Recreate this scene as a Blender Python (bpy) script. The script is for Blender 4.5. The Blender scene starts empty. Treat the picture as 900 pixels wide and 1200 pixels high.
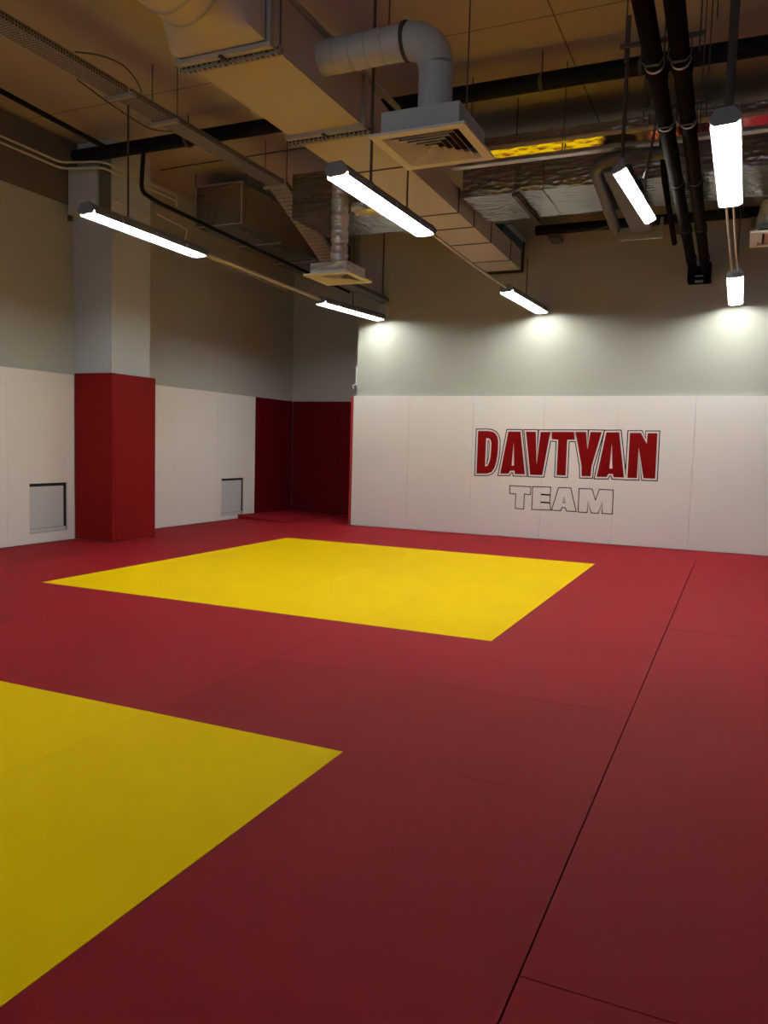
import bpy, bmesh, math, random
from mathutils import Vector, Matrix
random.seed(7)
SKY = 1.5; TUBE = 126
sc = bpy.context.scene
C = sc.collection
PI = math.pi

# ------------------------------------------------------------------ materials
def mat(name, col, rough=0.6, metal=0.0, spec=0.5, noise=None, bump=None, emit=None):
    """noise=(scale, amount) varies the colour, bump=(scale, strength, distance) roughens the surface."""
    m = bpy.data.materials.new(name); m.use_nodes = True
    nt = m.node_tree; b = nt.nodes['Principled BSDF']
    b.inputs['Base Color'].default_value = (*col, 1)
    b.inputs['Roughness'].default_value = rough
    b.inputs['Metallic'].default_value = metal
    b.inputs['Specular IOR Level'].default_value = spec
    tc = nt.nodes.new('ShaderNodeTexCoord')
    if noise:
        n = nt.nodes.new('ShaderNodeTexNoise'); n.inputs['Scale'].default_value = noise[0]
        n.inputs['Detail'].default_value = 5
        nt.links.new(tc.outputs['Object'], n.inputs['Vector'])
        r = nt.nodes.new('ShaderNodeMapRange')
        r.inputs['To Min'].default_value = 1 - noise[1]; r.inputs['To Max'].default_value = 1 + noise[1]
        nt.links.new(n.outputs['Fac'], r.inputs['Value'])
        x = nt.nodes.new('ShaderNodeVectorMath'); x.operation = 'SCALE'
        x.inputs[0].default_value = col
        nt.links.new(r.outputs['Result'], x.inputs['Scale'])
        nt.links.new(x.outputs['Vector'], b.inputs['Base Color'])
    if bump:
        n2 = nt.nodes.new('ShaderNodeTexNoise'); n2.inputs['Scale'].default_value = bump[0]
        n2.inputs['Detail'].default_value = 6
        nt.links.new(tc.outputs['Object'], n2.inputs['Vector'])
        bp = nt.nodes.new('ShaderNodeBump'); bp.inputs['Strength'].default_value = bump[1]
        bp.inputs['Distance'].default_value = bump[2]
        nt.links.new(n2.outputs['Fac'], bp.inputs['Height'])
        nt.links.new(bp.outputs['Normal'], b.inputs['Normal'])
    if emit:
        b.inputs['Emission Color'].default_value = (*emit[0], 1)
        b.inputs['Emission Strength'].default_value = emit[1]
    return m

def mat_foil(name, col, rough, strength, metal=1.0):
    m = mat(name, col, rough, metal, bump=(15, strength, 0.02))
    nt = m.node_tree; b = nt.nodes['Principled BSDF']
    v = nt.nodes.new('ShaderNodeTexVoronoi'); v.inputs['Scale'].default_value = 26
    tc = nt.nodes['Texture Coordinate']
    mp = nt.nodes.new('ShaderNodeMapping'); mp.inputs['Scale'].default_value = (0.35, 1, 1)
    nt.links.new(tc.outputs['Object'], mp.inputs['Vector']); nt.links.new(mp.outputs['Vector'], v.inputs['Vector'])
    b2 = nt.nodes.new('ShaderNodeBump'); b2.inputs['Strength'].default_value = strength * .7; b2.inputs['Distance'].default_value = .02
    nt.links.new(v.outputs['Distance'], b2.inputs['Height'])
    nt.links.new(nt.nodes['Bump'].outputs['Normal'], b2.inputs['Normal'])
    nt.links.new(b2.outputs['Normal'], b.inputs['Normal'])
    return m

def mat_perforated(name, col, hole, step, duty):
    """sheet metal with a regular grid of dark punched holes (object space)"""
    m = mat(name, col, .5, .6)
    nt = m.node_tree; b = nt.nodes['Principled BSDF']; tc = nt.nodes['Texture Coordinate']
    v = nt.nodes.new('ShaderNodeTexVoronoi'); v.inputs['Scale'].default_value = 1 / step; v.inputs['Randomness'].default_value = .15
    nt.links.new(tc.outputs['Object'], v.inputs['Vector'])
    lt = nt.nodes.new('ShaderNodeMath'); lt.operation = 'LESS_THAN'; lt.inputs[1].default_value = duty
    nt.links.new(v.outputs['Distance'], lt.inputs[0])
    mx = nt.nodes.new('ShaderNodeMix'); mx.data_type = 'RGBA'
    mx.inputs['A'].default_value = (*col, 1); mx.inputs['B'].default_value = (*hole, 1)
    nt.links.new(lt.outputs[0], mx.inputs['Factor']); nt.links.new(mx.outputs['Result'], b.inputs['Base Color'])
    return m

def mat_clear(name, clear, col):
    """thin clear sheet: mostly see-through, partly milky, ribbed"""
    m = bpy.data.materials.new(name); m.use_nodes = True; nt = m.node_tree
    for n in list(nt.nodes): nt.nodes.remove(n)
    out = nt.nodes.new('ShaderNodeOutputMaterial'); mx = nt.nodes.new('ShaderNodeMixShader')
    tr = nt.nodes.new('ShaderNodeBsdfTransparent'); tl = nt.nodes.new('ShaderNodeBsdfTranslucent'); tl.inputs['Color'].default_value = (*col, 1)
    wv = nt.nodes.new('ShaderNodeTexWave'); wv.bands_direction = 'Y'; wv.inputs['Scale'].default_value = 22
    tc = nt.nodes.new('ShaderNodeTexCoord'); nt.links.new(tc.outputs['Object'], wv.inputs['Vector'])
    mr = nt.nodes.new('ShaderNodeMapRange'); mr.inputs['To Min'].default_value = 1 - clear - .05; mr.inputs['To Max'].default_value = 1 - clear + .05
    nt.links.new(wv.outputs['Fac'], mr.inputs['Value']); nt.links.new(mr.outputs['Result'], mx.inputs['Fac'])
    nt.links.new(tr.outputs[0], mx.inputs[1]); nt.links.new(tl.outputs[0], mx.inputs[2]); nt.links.new(mx.outputs[0], out.inputs['Surface'])
    return m

def mat_ceiling():
    m = mat('ceiling_plaster', (.42, .36, .30), .9, noise=(1.3, .10))
    nt = m.node_tree; b = nt.nodes['Principled BSDF']; tc = nt.nodes['Texture Coordinate']
    sp = nt.nodes.new('ShaderNodeSeparateXYZ'); nt.links.new(tc.outputs['Object'], sp.inputs[0])
    def line(sock, off, per):
        a = nt.nodes.new('ShaderNodeMath'); a.operation = 'ADD'; a.inputs[1].default_value = 60 * per - off + per / 2
        nt.links.new(sock, a.inputs[0])
        mo = nt.nodes.new('ShaderNodeMath'); mo.operation = 'MODULO'; mo.inputs[1].default_value = per
        nt.links.new(a.outputs[0], mo.inputs[0])
        s = nt.nodes.new('ShaderNodeMath'); s.operation = 'SUBTRACT'; s.inputs[1].default_value = per / 2
        nt.links.new(mo.outputs[0], s.inputs[0])
        ab = nt.nodes.new('ShaderNodeMath'); ab.operation = 'ABSOLUTE'; nt.links.new(s.outputs[0], ab.inputs[0])
        l = nt.nodes.new('ShaderNodeMath'); l.operation = 'LESS_THAN'; l.inputs[1].default_value = .007
        nt.links.new(ab.outputs[0], l.inputs[0]); return l
    lx = line(sp.outputs['X'], -1.57, 2.9); ly = line(sp.outputs['Y'], 6.55, 2.9)
    mxm = nt.nodes.new('ShaderNodeMath'); mxm.operation = 'MAXIMUM'
    nt.links.new(lx.outputs[0], mxm.inputs[0]); nt.links.new(ly.outputs[0], mxm.inputs[1])
    mx = nt.nodes.new('ShaderNodeMix'); mx.data_type = 'RGBA'; mx.inputs['B'].default_value = (.16, .12, .09, 1)
    src = b.inputs['Base Color'].links[0].from_socket
    nt.links.new(src, mx.inputs['A']); nt.links.new(mxm.outputs[0], mx.inputs['Factor'])
    nt.links.new(mx.outputs['Result'], b.inputs['Base Color'])
    return m

RED = (.218, .010, .016); YEL = (.94, .63, .001)
def per_mat_tone(m, amount):
    """each mat has aged a little differently"""
    nt = m.node_tree; b = nt.nodes['Principled BSDF']; src = b.inputs['Base Color'].links[0].from_socket
    oi = nt.nodes.new('ShaderNodeObjectInfo'); r = nt.nodes.new('ShaderNodeMapRange')
    r.inputs['To Min'].default_value = 1 - amount; r.inputs['To Max'].default_value = 1 + amount
    nt.links.new(oi.outputs['Random'], r.inputs['Value'])
    x = nt.nodes.new('ShaderNodeVectorMath'); x.operation = 'SCALE'
    nt.links.new(src, x.inputs[0]); nt.links.new(r.outputs['Result'], x.inputs['Scale']); nt.links.new(x.outputs['Vector'], b.inputs['Base Color'])
M = dict(
    red=mat('red_vinyl', RED, .60, spec=.035, noise=(2.2, .07), bump=(260, .12, .002)),
    yellow=mat('yellow_vinyl', YEL, .60, spec=.02, noise=(1.6, .05), bump=(260, .12, .002)),
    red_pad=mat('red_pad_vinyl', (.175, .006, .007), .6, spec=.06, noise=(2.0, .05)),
    red_shaded=mat('red_pad_shaded_vinyl', (.085, .002, .004), .6, spec=.05, noise=(2.0, .05)),  # alcove shade put into a darker copy of the pad red
    red_edge=mat('red_pad_edge_vinyl', (.33, .02, .02), .55, spec=.3, noise=(2.0, .05)),
    white_pad=mat('white_pad_vinyl', (.86, .83, .81), .5, spec=.4, noise=(1.2, .03), bump=(180, .1, .002)),
    hatch=mat('hatch_paint', (.62, .63, .66), .45, noise=(3, .03)),
    wall=mat('wall_paint', (.39, .395, .35), .85, noise=(1.0, .05), bump=(60, .08, .004)),
    wall_grey=mat('wall_grey_paint', (.45, .45, .43), .85, noise=(1.0, .05), bump=(60, .08, .004)),
    column=mat('column_paint', (.52, .54, .57), .85, noise=(1.0, .05), bump=(60, .08, .004)),
    beam=mat('dark_concrete', (.13, .11, .10), .9, noise=(2, .15)),
    slab=mat('concrete', (.3, .29, .28), .9, noise=(2, .1)),
    ceiling=mat_ceiling(),
    duct=mat('galvanised_steel', (.54, .47, .40), .55, .25, noise=(1.5, .05)),
    duct_side=mat('galvanised_flange', (.40, .38, .36), .5, .3, noise=(4, .08)),
    seal=mat('dark_gasket', (.05, .045, .04), .8, noise=(8, .1)),
    spiral=mat('spiral_duct_steel', (.48, .48, .48), .5, .15, noise=(2, .06)),
    plenum=mat('plenum_steel', (.46, .49, .53), .5, .15, noise=(3, .05)),
    grille=mat('grille_enamel', (.72, .68, .60), .45, noise=(4, .03)),
    louver=mat('louver_enamel', (.64, .58, .48), .45, noise=(4, .03)),
    dark=mat('dark_void', (.012, .011, .010), .9, noise=(5, .1)),
    black=mat('black_rubber', (.009, .006, .005), .9, spec=.02, noise=(6, .2)),
    blackpipe=mat('black_painted_pipe', (.008, .009, .008), .6, spec=.12, noise=(5, .2)),
    clamp=mat('clamp_steel', (.55, .52, .50), .35, .8, noise=(9, .1)),
    foil=mat_foil('aluminium_foil', (.44, .40, .37), .24, .40),
    foil_bright=mat_foil('foil_sleeve', (.80, .80, .82), .34, .6, .6),
    mirror=mat_foil('polished_foil', (.92, .90, .88), .15, .15),
    tray=mat_perforated('perforated_tray_steel', (.34, .31, .28), (.05, .045, .04), .028, .34),
    rail=mat_perforated('perforated_rail_steel', (.36, .34, .32), (.04, .035, .03), .04, .42),
    conduit=mat('grey_conduit', (.50, .47, .44), .55, noise=(5, .06)),
    cable=mat('dark_cable', (.06, .052, .05), .6, noise=(9, .1)),
    lampgrey=mat('lamp_housing_grey', (.20, .21, .24), .5, noise=(6, .05)),
    teal=mat('teal_outdoor_light', (.04, .10, .13), .5, .3, noise=(4, .1)),
    teal_light=mat('pale_teal_steel', (.22, .32, .36), .45, .3, noise=(4, .1)),
    darkduct=mat('dark_grey_duct', (.10, .095, .10), .6, .2, noise=(3, .1)),
    ink_red=mat('red_ink', (.165, .003, .004), .6, spec=.03, noise=(12, .05)),
    ink_black=mat('black_ink', (.010, .009, .009), .6, spec=.03, noise=(12, .1)),
    ink_white=mat('white_ink', (.84, .80, .77), .5, spec=.1, noise=(12, .02)),
    plastic=mat('white_plastic', (.75, .75, .72), .4, noise=(9, .03)),
    tube=mat('fluorescent_tube', (.9, .9, .9), .4, noise=(20, .02), emit=((.97, 1.0, .93), TUBE)),
    reflector=mat('white_reflector', (.82, .82, .80), .5, noise=(9, .02)),
    lens=mat_clear('prismatic_lens', .62, (.92, .94, .90)),
    glass=mat_clear('window_glass', .94, (.9, .92, .92)),
)

per_mat_tone(M['red'], .045); per_mat_tone(M['yellow'], .02)

# ------------------------------------------------------------------ helpers
def obj(name, bm, m, parent=None, smooth=False, bevel=0):
    bmesh.ops.recalc_face_normals(bm, faces=bm.faces)
    if bevel:
        bmesh.ops.bevel(bm, geom=[e for e in bm.edges if e.is_manifold and e.calc_face_angle(0) > .6], offset=bevel, segments=2, affect='EDGES', clamp_overlap=True)
    me = bpy.data.meshes.new(name); bm.to_mesh(me); bm.free()
    if smooth:
        for f in me.polygons: f.use_smooth = True
        me.set_sharp_from_angle(angle=math.radians(40))
    o = bpy.data.objects.new(name, me); C.objects.link(o)
    for k in (m if isinstance(m, list) else [m]): me.materials.append(k)
    if parent:
        o.parent = parent
        o.matrix_parent_inverse = parent.matrix_basis.inverted()
    return o
def thing(name, label, cat, loc=(0, 0, 0), rot=(0, 0, 0), group=None):
    o = bpy.data.objects.new(name, None); C.objects.link(o); o.empty_display_size = .1
    o.location = loc; o.rotation_euler = rot
    o.matrix_basis = Matrix.LocRotScale(Vector(loc), o.rotation_euler, None)
    return tag(o, label, cat, group)
def tag(o, label, cat, group=None):
    o['label'] = label; o['category'] = cat
    if group: o['group'] = group
    return o
def struct(name, bm, m):
    o = obj(name, bm, m); o['kind'] = 'structure'; return o
def local(parent, o):
    """geometry of o was written in the parent's own axes"""
    o.matrix_parent_inverse = Matrix(); return o
def box(bm, x0, x1, y0, y1, z0, z1):
    v = [bm.verts.new((x, y, z)) for x in (x0, x1) for y in (y0, y1) for z in (z0, z1)]
    for f in ((0, 1, 3, 2), (4, 6, 7, 5), (0, 4, 5, 1), (2, 3, 7, 6), (0, 2, 6, 4), (1, 5, 7, 3)):
        bm.faces.new([v[i] for i in f])
    return bm
def bx(*a): return box(bmesh.new(), *a)
def prism(bm, prof, fa, fb):
    """loft closed 2-D profile between two placement functions"""
    a = [bm.verts.new(fa(*q)) for q in prof]; b = [bm.verts.new(fb(*q)) for q in prof]
    n = len(prof)
    for i in range(n): bm.faces.new((a[i], a[(i + 1) % n], b[(i + 1) % n], b[i]))
    bm.faces.new(a); bm.faces.new(b[::-1]); return bm
def slabpoly(pts, z0, z1):
    """vertical prism over an x-y polygon; z1 may be one height or one per corner"""
    bm = bmesh.new(); n = len(pts)
    zs = z1 if isinstance(z1, (list, tuple)) else [z1] * n
    a = [bm.verts.new((x, y, z0)) for x, y in pts]; b = [bm.verts.new((x, y, z)) for (x, y), z in zip(pts, zs)]
    for i in range(n): bm.faces.new((a[i], a[(i + 1) % n], b[(i + 1) % n], b[i]))
    bm.faces.new(a[::-1]); bm.faces.new(b); return bm
def tube(bm, pts, r, n=12, caps=True):
    P = [Vector(p) for p in pts]; rings = []
    t0 = (P[1] - P[0]).normalized()
    up = Vector((0, 0, 1)) if abs(t0.z) < .9 else Vector((1, 0, 0))
    u = t0.cross(up).normalized()
    for i, p in enumerate(P):
        if i == 0: t = t0
        elif i == len(P) - 1: t = (P[-1] - P[-2]).normalized()
        else: t = ((P[i + 1] - p).normalized() + (p - P[i - 1]).normalized()).normalized()
        u = (u - t * u.dot(t)).normalized(); w = t.cross(u)
        k = 1.0
        if 0 < i < len(P) - 1: k = 1 / max(.6, t.dot((p - P[i - 1]).normalized()))
        rings.append([bm.verts.new(p + (u * math.cos(a) + w * math.sin(a)) * r * (k if False else 1)) for a in [2 * PI * j / n for j in range(n)]])
    for a, b in zip(rings, rings[1:]):
        for j in range(n): bm.faces.new((a[j], a[(j + 1) % n], b[(j + 1) % n], b[j]))
    if caps: bm.faces.new(rings[0][::-1]); bm.faces.new(rings[-1])
    return bm
def tb(pts, r, n=12): return tube(bmesh.new(), pts, r, n)
def arc(c, r, a0, a1, n, ex, ez):
    c, ex, ez = Vector(c), Vector(ex), Vector(ez)
    return [c + ex * r * math.cos(a0 + (a1 - a0) * i / n) + ez * r * math.sin(a0 + (a1 - a0) * i / n) for i in range(n + 1)]
def rounded(pts, r, n=5):
    """polyline with its corners rounded"""
    P = [Vector(p) for p in pts]; out = [P[0]]
    for a, b, c in zip(P, P[1:], P[2:]):
        d1, d2 = (a - b), (c - b); k = min(r, d1.length * .45, d2.length * .45)
        s, e = b + d1.normalized() * k, b + d2.normalized() * k
        for i in range(n + 1):
            t = i / n; out.append(s * (1 - t) ** 2 + b * 2 * t * (1 - t) + e * t * t)
    return out + [P[-1]]
def ring_poly(bm, outer, inner, f):
    """flat ring between two loops of equal count"""
    a = [bm.verts.new(f(q)) for q in outer]; b = [bm.verts.new(f(q)) for q in inner]; n = len(a)
    for i in range(n): bm.faces.new((a[i], a[(i + 1) % n], b[(i + 1) % n], b[i]))
def offset(poly, d):
    """mitred outward offset of a 2-D polygon"""
    n = len(poly); area = sum(poly[i][0] * poly[(i + 1) % n][1] - poly[(i + 1) % n][0] * poly[i][1] for i in range(n))
    s = 1 if area > 0 else -1; out = []
    for i in range(n):
        p0, p1, p2 = (Vector(poly[j % n]) for j in (i - 1, i, i + 1))
        e1 = (p1 - p0).normalized(); e2 = (p2 - p1).normalized()
        n1 = Vector((e1.y, -e1.x)) * s; n2 = Vector((e2.y, -e2.x)) * s
        b = n1 + n2
        k = b.length_squared / 2
        v = b / max(k, .22) if b.length > 1e-6 else n1
        out.append(tuple(p1 + v * d))
    return out
def fill(loops, f):
    bm = bmesh.new(); E = []
    for L in loops:
        v = [bm.verts.new(f(q)) for q in L]
        E += [bm.edges.new((v[i], v[(i + 1) % len(v)])) for i in range(len(v))]
    bmesh.ops.triangle_fill(bm, use_beauty=True, edges=E, normal=(0, -1, 0))
    return bm

# ------------------------------------------------------------------ the setting
ZC = 4.72                     # ceiling height
XL, XR, YB, YR, YA = -7.48, 4.2, 11.03, -3.2, 12.46
struct('floor', bx(-7.8, XR + .3, YR - .3, 12.9, -.25, -.04), M['slab'])
struct('ceiling', bx(-7.8, XR + .3, YR - .3, 12.9, ZC, ZC + .2), M['ceiling'])
struct('wall_left', bx(XL - .2, XL, YR, YA + .2, -.04, ZC), M['wall_grey'])
struct('wall_back', bx(-5.465, XR, YB, YB + .2, -.04, ZC), M['wall'])
struct('wall_recess_side', bx(-5.465, -5.265, YB + .2, YA, -.04, ZC), M['wall_grey'])
struct('wall_recess', bx(XL, -5.265, YA, YA + .2, -.04, ZC), M['wall_grey'])
struct('wall_right', bx(XR, XR + .2, YR, YB + .2, -.04, ZC), M['wall'])
WX0, WX1, WZ0, WZ1 = -5.2, 2.4, .9, 3.3        # daylight window in the wall behind the camera
bm = bmesh.new()
box(bm, XL - .2, WX0, YR - .2, YR, -.04, ZC); box(bm, WX1, XR + .2, YR - .2, YR, -.04, ZC)
box(bm, WX0, WX1, YR - .2, YR, -.04, WZ0); box(bm, WX0, WX1, YR - .2, YR, WZ1, ZC)
struct('wall_rear', bm, M['wall'])
bm = bmesh.new()
for i in range(5):
    x = WX0 + (WX1 - WX0) * i / 4; x = min(max(x, WX0 + .03), WX1 - .03)
    box(bm, x - .03, x + .03, YR - .13, YR - .07, WZ0 + .061, WZ1 - .061)
box(bm, WX0, WX1, YR - .13, YR - .07, WZ0, WZ0 + .06); box(bm, WX0, WX1, YR - .13, YR - .07, WZ1 - .06, WZ1)
wf = struct('window_1', bm, M['plastic'])
for i in range(4):
    a = WX0 + (WX1 - WX0) * i / 4 + .06; b = WX0 + (WX1 - WX0) * (i + 1) / 4 - .06
    obj('pane', bx(a, b, YR - .103, YR - .097, WZ0 + .062, WZ1 - .062), M['glass'], wf)
struct('column', bx(XL, -6.88, 7.31, 7.97, -.04, ZC), M['column'])
# dark downstand beam along the top of the left wall, up to the column
struct('trim_1', bx(XL, -7.40, YR, 7.30, 4.0, ZC), M['beam'])

# ------------------------------------------------------------------ floor mats
ys = [-2.30, -1.28, -.26, .75, 1.77, 2.80, 3.86, 4.91, 5.91, 6.93, 7.94, 8.94, 9.92, 10.955]
xg = lambda k: -.41 + k           # column lines one metre apart
G = .0009
def floor_mat(pts, colour, label, group, z1=0.0):
    cx = sum(p[0] for p in pts) / len(pts); cy = sum(p[1] for p in pts) / len(pts)
    q = [(x + (G if x < cx else -G), y + (G if y < cy else -G)) for x, y in pts]
    o = obj('judo_mat', slabpoly([(x - cx, y - cy) for x, y in q], 0, .04 + z1), M[colour])
    o.location = (cx, cy, -.04)
    tag(o, label, 'mat', group)
    return o
def rect(x0, x1, y0, y1): return [(x0, y0), (x1, y0), (x1, y1), (x0, y1)]
YF = 'yellow judo mat in the far yellow square', 'yellow mats of the far square'
YN = 'yellow judo mat in the near yellow square cut off by the left picture edge', 'yellow mats of the near square'
for k in range(-5, -1):
    for j in (7, 9): floor_mat(rect(xg(k), xg(k + 1), ys[j], ys[j + 2]), 'yellow', *YF)
    for j in (1, 3): floor_mat(rect(xg(k), xg(k + 1), ys[j], ys[j + 2]), 'yellow', *YN)
R1 = 'dark red judo mat in the red band between the two yellow squares', 'red mats between the yellow squares'
for j in (5, 6):
    for a, b in ((-7, -6), (-6, -4), (-4, -2), (-2, 0)): floor_mat(rect(xg(a), xg(b), ys[j], ys[j + 1]), 'red', *R1)
R2 = 'dark red judo mat left of the far yellow square', 'red mats left of the far square'
floor_mat(rect(xg(-7), xg(-6), ys[7], ys[9]), 'red', *R2)
floor_mat(rect(xg(-6), xg(-5), ys[7], ys[9]), 'red', *R2)
floor_mat(rect(xg(-6), xg(-5), ys[9], ys[11]), 'red', *R2)
floor_mat([(xg(-7), ys[9]), (xg(-6), ys[9]), (xg(-6), ys[11]), (xg(-7), ys[11]), (xg(-7), 8.02), (-6.822, 8.02), (-6.822, 7.25), (xg(-7), 7.25)],
          'red', 'dark red judo mat cut around the foot of the padded column', None) 
R3 = 'red judo mat in the strip behind the far yellow square', 'red mats behind the far square'
for a, b in ((-7, -5), (-5, -3), (-3, -1), (-1, 0)): floor_mat(rect(xg(a), xg(b), ys[11], ys[12]), 'red', *R3)
R4 = 'red judo mat in the last row along the white back wall pads', 'red mats along the back wall'
floor_mat([(xg(-7), ys[12]), (xg(-5), ys[12]), (xg(-5), ys[13]), (xg(-6), ys[13]), (xg(-6) , 10.58), (xg(-7), 10.69)], 'red', *R4)
for a, b in ((-5, -3), (-3, -1), (-1, 1), (1, 3)): floor_mat(rect(xg(a), xg(b), ys[12], ys[13]), 'red', *R4)
R5 = 'red judo mat between the far yellow square and the long dark seam on its right', 'red mats right of the far square'
for j in (7, 9): floor_mat(rect(xg(-1), xg(0), ys[j], ys[j + 2]), 'red', *R5)
R6 = 'dark red judo mat in the foreground between the near yellow square and the long seam', 'red foreground mats left of the seam'
for j in (1, 3): floor_mat(rect(xg(-1), xg(0), ys[j], ys[j + 2]), 'red', *R6)
S = .003       # the long open seam right of x = -0.41
RR = [(0, 2, 'dark red judo mat right of the long seam, nearest the bottom edge'), (2, 4, 'dark red judo mat right of the long seam, in the bottom right foreground'),
      (4, 6, 'dark red judo mat right of the long seam, second from the bottom edge'), (6, 8, 'red judo mat right of the long seam, below the open cross seam'),
      (8, 10, 'red judo mat right of the long seam, above the open cross seam'), (10, 12, 'red judo mat right of the long seam, last before the back row')]
for k in range(0, 4):
    for i, (a, b, lab) in enumerate(RR):
        g = 'red mats right of the seam, row ' + 'abcdef'[i]
        x0 = xg(k) + (S if k == 0 else 0)
        y0 = ys[a] + (.003 if a in (4, 8) else 0)
        floor_mat(rect(x0, xg(k + 1), y0, ys[b]), 'red', lab, g)
for k in (-7, -6):
    for j in (0, 1, 3): floor_mat(rect(xg(k), xg(k + 1), ys[j if j else 0], ys[{0: 1, 1: 3, 3: 5}[j]]), 'red',
                                  'dark red judo mat left of the near yellow square', 'red mats left of the near square')
for k in range(-5, 0): floor_mat(rect(xg(k), xg(k + 1), ys[0], ys[1]), 'red', 'dark red judo mat behind the near yellow square', 'red mats nearest the camera')
# mat of the alcove, its left front corner standing proud of the row before it
am = obj('judo_mat', slabpoly([(-7.41, 10.70), (-6.42, 10.59), (-6.42, 12.39), (-7.41, 12.39)], -.039, [.065, .010, .002, .04]), M['red'])
tag(am, 'red judo mat in the dark alcove with its front edge raised into a low lip', 'mat')
am = obj('judo_mat', bx(-6.418, -5.53, 10.96, 12.39, -.039, 0), M['red'])
tag(am, 'flat red judo mat in the alcove against the red return pad', 'mat')

# ------------------------------------------------------------------ wall pads
def pad_y(x0, x1, y1, label, m, group=None, y0=None, h=2.0, th=.05):      # faces the camera along -Y
    bm = bx(x0 + .0012, x1 - .0012, y1 - th, y1, .002, h)
    return tag(obj('wall_pad', bm, M[m], bevel=.003), label, 'wall pad', group)
def pad_x(x, y0, y1, label, m, hole=None, h=2.0, th=.05, group=None):      # stands on the left wall, faces +X
    bm = bmesh.new()
    y0 += .0012; y1 -= .0012
    if not hole: box(bm, x, x + th, y0, y1, .002, h)
    else:
        a, b, c, d = hole      # y range, z range of the cut-out
        def fr(p, X): return [bm.verts.new((X, q[0], q[1])) for q in p]
        O_ = [(y0, .002), (y1, .002), (y1, h), (y0, h)]; I_ = [(a, c), (b, c), (b, d), (a, d)]
        of, inf, ob, inb = fr(O_, x + th), fr(I_, x + th), fr(O_, x), fr(I_, x)
        for i in range(4):
            j = (i + 1) % 4
            bm.faces.new((of[i], of[j], inf[j], inf[i])); bm.faces.new((ob[i], inb[i], inb[j], ob[j]))
            bm.faces.new((of[i], ob[i], ob[j], of[j])); bm.faces.new((inf[i], inf[j], inb[j], inb[i]))
    return tag(obj('wall_pad', bm, M[m]), label, 'wall pad', group)
bl = ['white back wall pad at the left end beside the dark red alcove', 'white back wall pad left of the first letter of the red word',
      'white back wall pad under the left third of the lettering', 'white back wall pad under the middle of the lettering',
      'white back wall pad under the right third of the lettering', 'white back wall pad right of the lettering, at the right picture edge']
xe = [-5.49, -4.55, -3.55, -2.52, -1.54, -.56, .44, 1.44, 2.44, 3.44]
for i in range(6): pad_y(xe[i], xe[i + 1], YB - .001, bl[i], 'white_pad', th=.06)
for i in range(6, 9): pad_y(xe[i], xe[i + 1], YB - .001, 'white back wall pad beyond the right picture edge', 'white_pad', 'white back pads beyond the edge', th=.06)
xw = XL + .001
pad_x(xw, 6.28, 7.255, 'white pad on the left wall with a low square cut-out, left of the red column', 'white_pad', (6.58, 7.14, .12, .70))
pad_x(xw, 5.28, 6.28, 'white pad on the left wall at the left picture edge', 'white_pad')
for i in range(3): pad_x(xw, 2.28 + i, 3.28 + i, 'white pad on the left wall beyond the left picture edge', 'white_pad', group='white left pads beyond the edge')
pad_x(xw, 8.03, 9.09, 'white pad on the left wall just behind the red column', 'white_pad')
pad_x(xw, 9.09, 10.14, 'white pad on the left wall, middle one between column and alcove', 'white_pad')
pad_x(xw, 10.14, 11.20, 'white pad on the left wall with a small square cut-out beside the alcove', 'white_pad', (10.27, 10.88, .06, .66))
pad_x(xw, 11.205, 12.40, 'dark red pad on the left wall inside the alcove', 'red_shaded', th=.046)
pad_y(-7.43, -6.50, YA - .001, 'dark red pad on the alcove end wall, left one in the corner', 'red_shaded')
pad_y(-6.50, -5.53, YA - .001, 'dark red pad on the alcove end wall, right one', 'red_shaded')
tag(obj('wall_pad', bx(-5.522, -5.494, 10.95, 12.40, .002, 1.985), M['red_edge'], bevel=.003), 'red pad on the alcove return, its edge showing beside the white back wall', 'wall pad')
# column pads
tag(obj('wall_pad', bx(-7.425, -6.83, 7.26, 7.308, .002, 2.02), M['red_pad'], bevel=.003), 'dark red pad on the shaded front face of the square column', 'wall pad')
tag(obj('wall_pad', bx(-6.878, -6.83, 7.311, 8.02, .002, 2.02), M['red_pad'], bevel=.003), 'dark red pad on the lit right face of the square column', 'wall pad')
# hatches seen through the cut-outs
for (a, b, c, d), lab in (((6.583, 7.137, .122, .698), 'pale grey metal hatch in the cut-out left of the red column'), ((10.273, 10.877, .062, .658), 'pale grey metal hatch in the cut-out beside the alcove')):
    t = thing('access_hatch', lab, 'hatch', (xw, (a + b) / 2, c))
    obj('hatch_gap_shade', bx(xw, xw + .034, a, b, c, d), M['dark'], t)  # near-black plate painting the shaded gap around the hatch door
    obj('door_panel', bx(xw + .0345, xw + .043, a + .003, b - .05, c + .052, d - .035), M['hatch'], t, bevel=.002)
    obj('hatch_sill', bx(xw + .0345, xw + .046, a + .003, b - .02, c + .002, c + .048), M['hatch'], t, bevel=.002)

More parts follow.
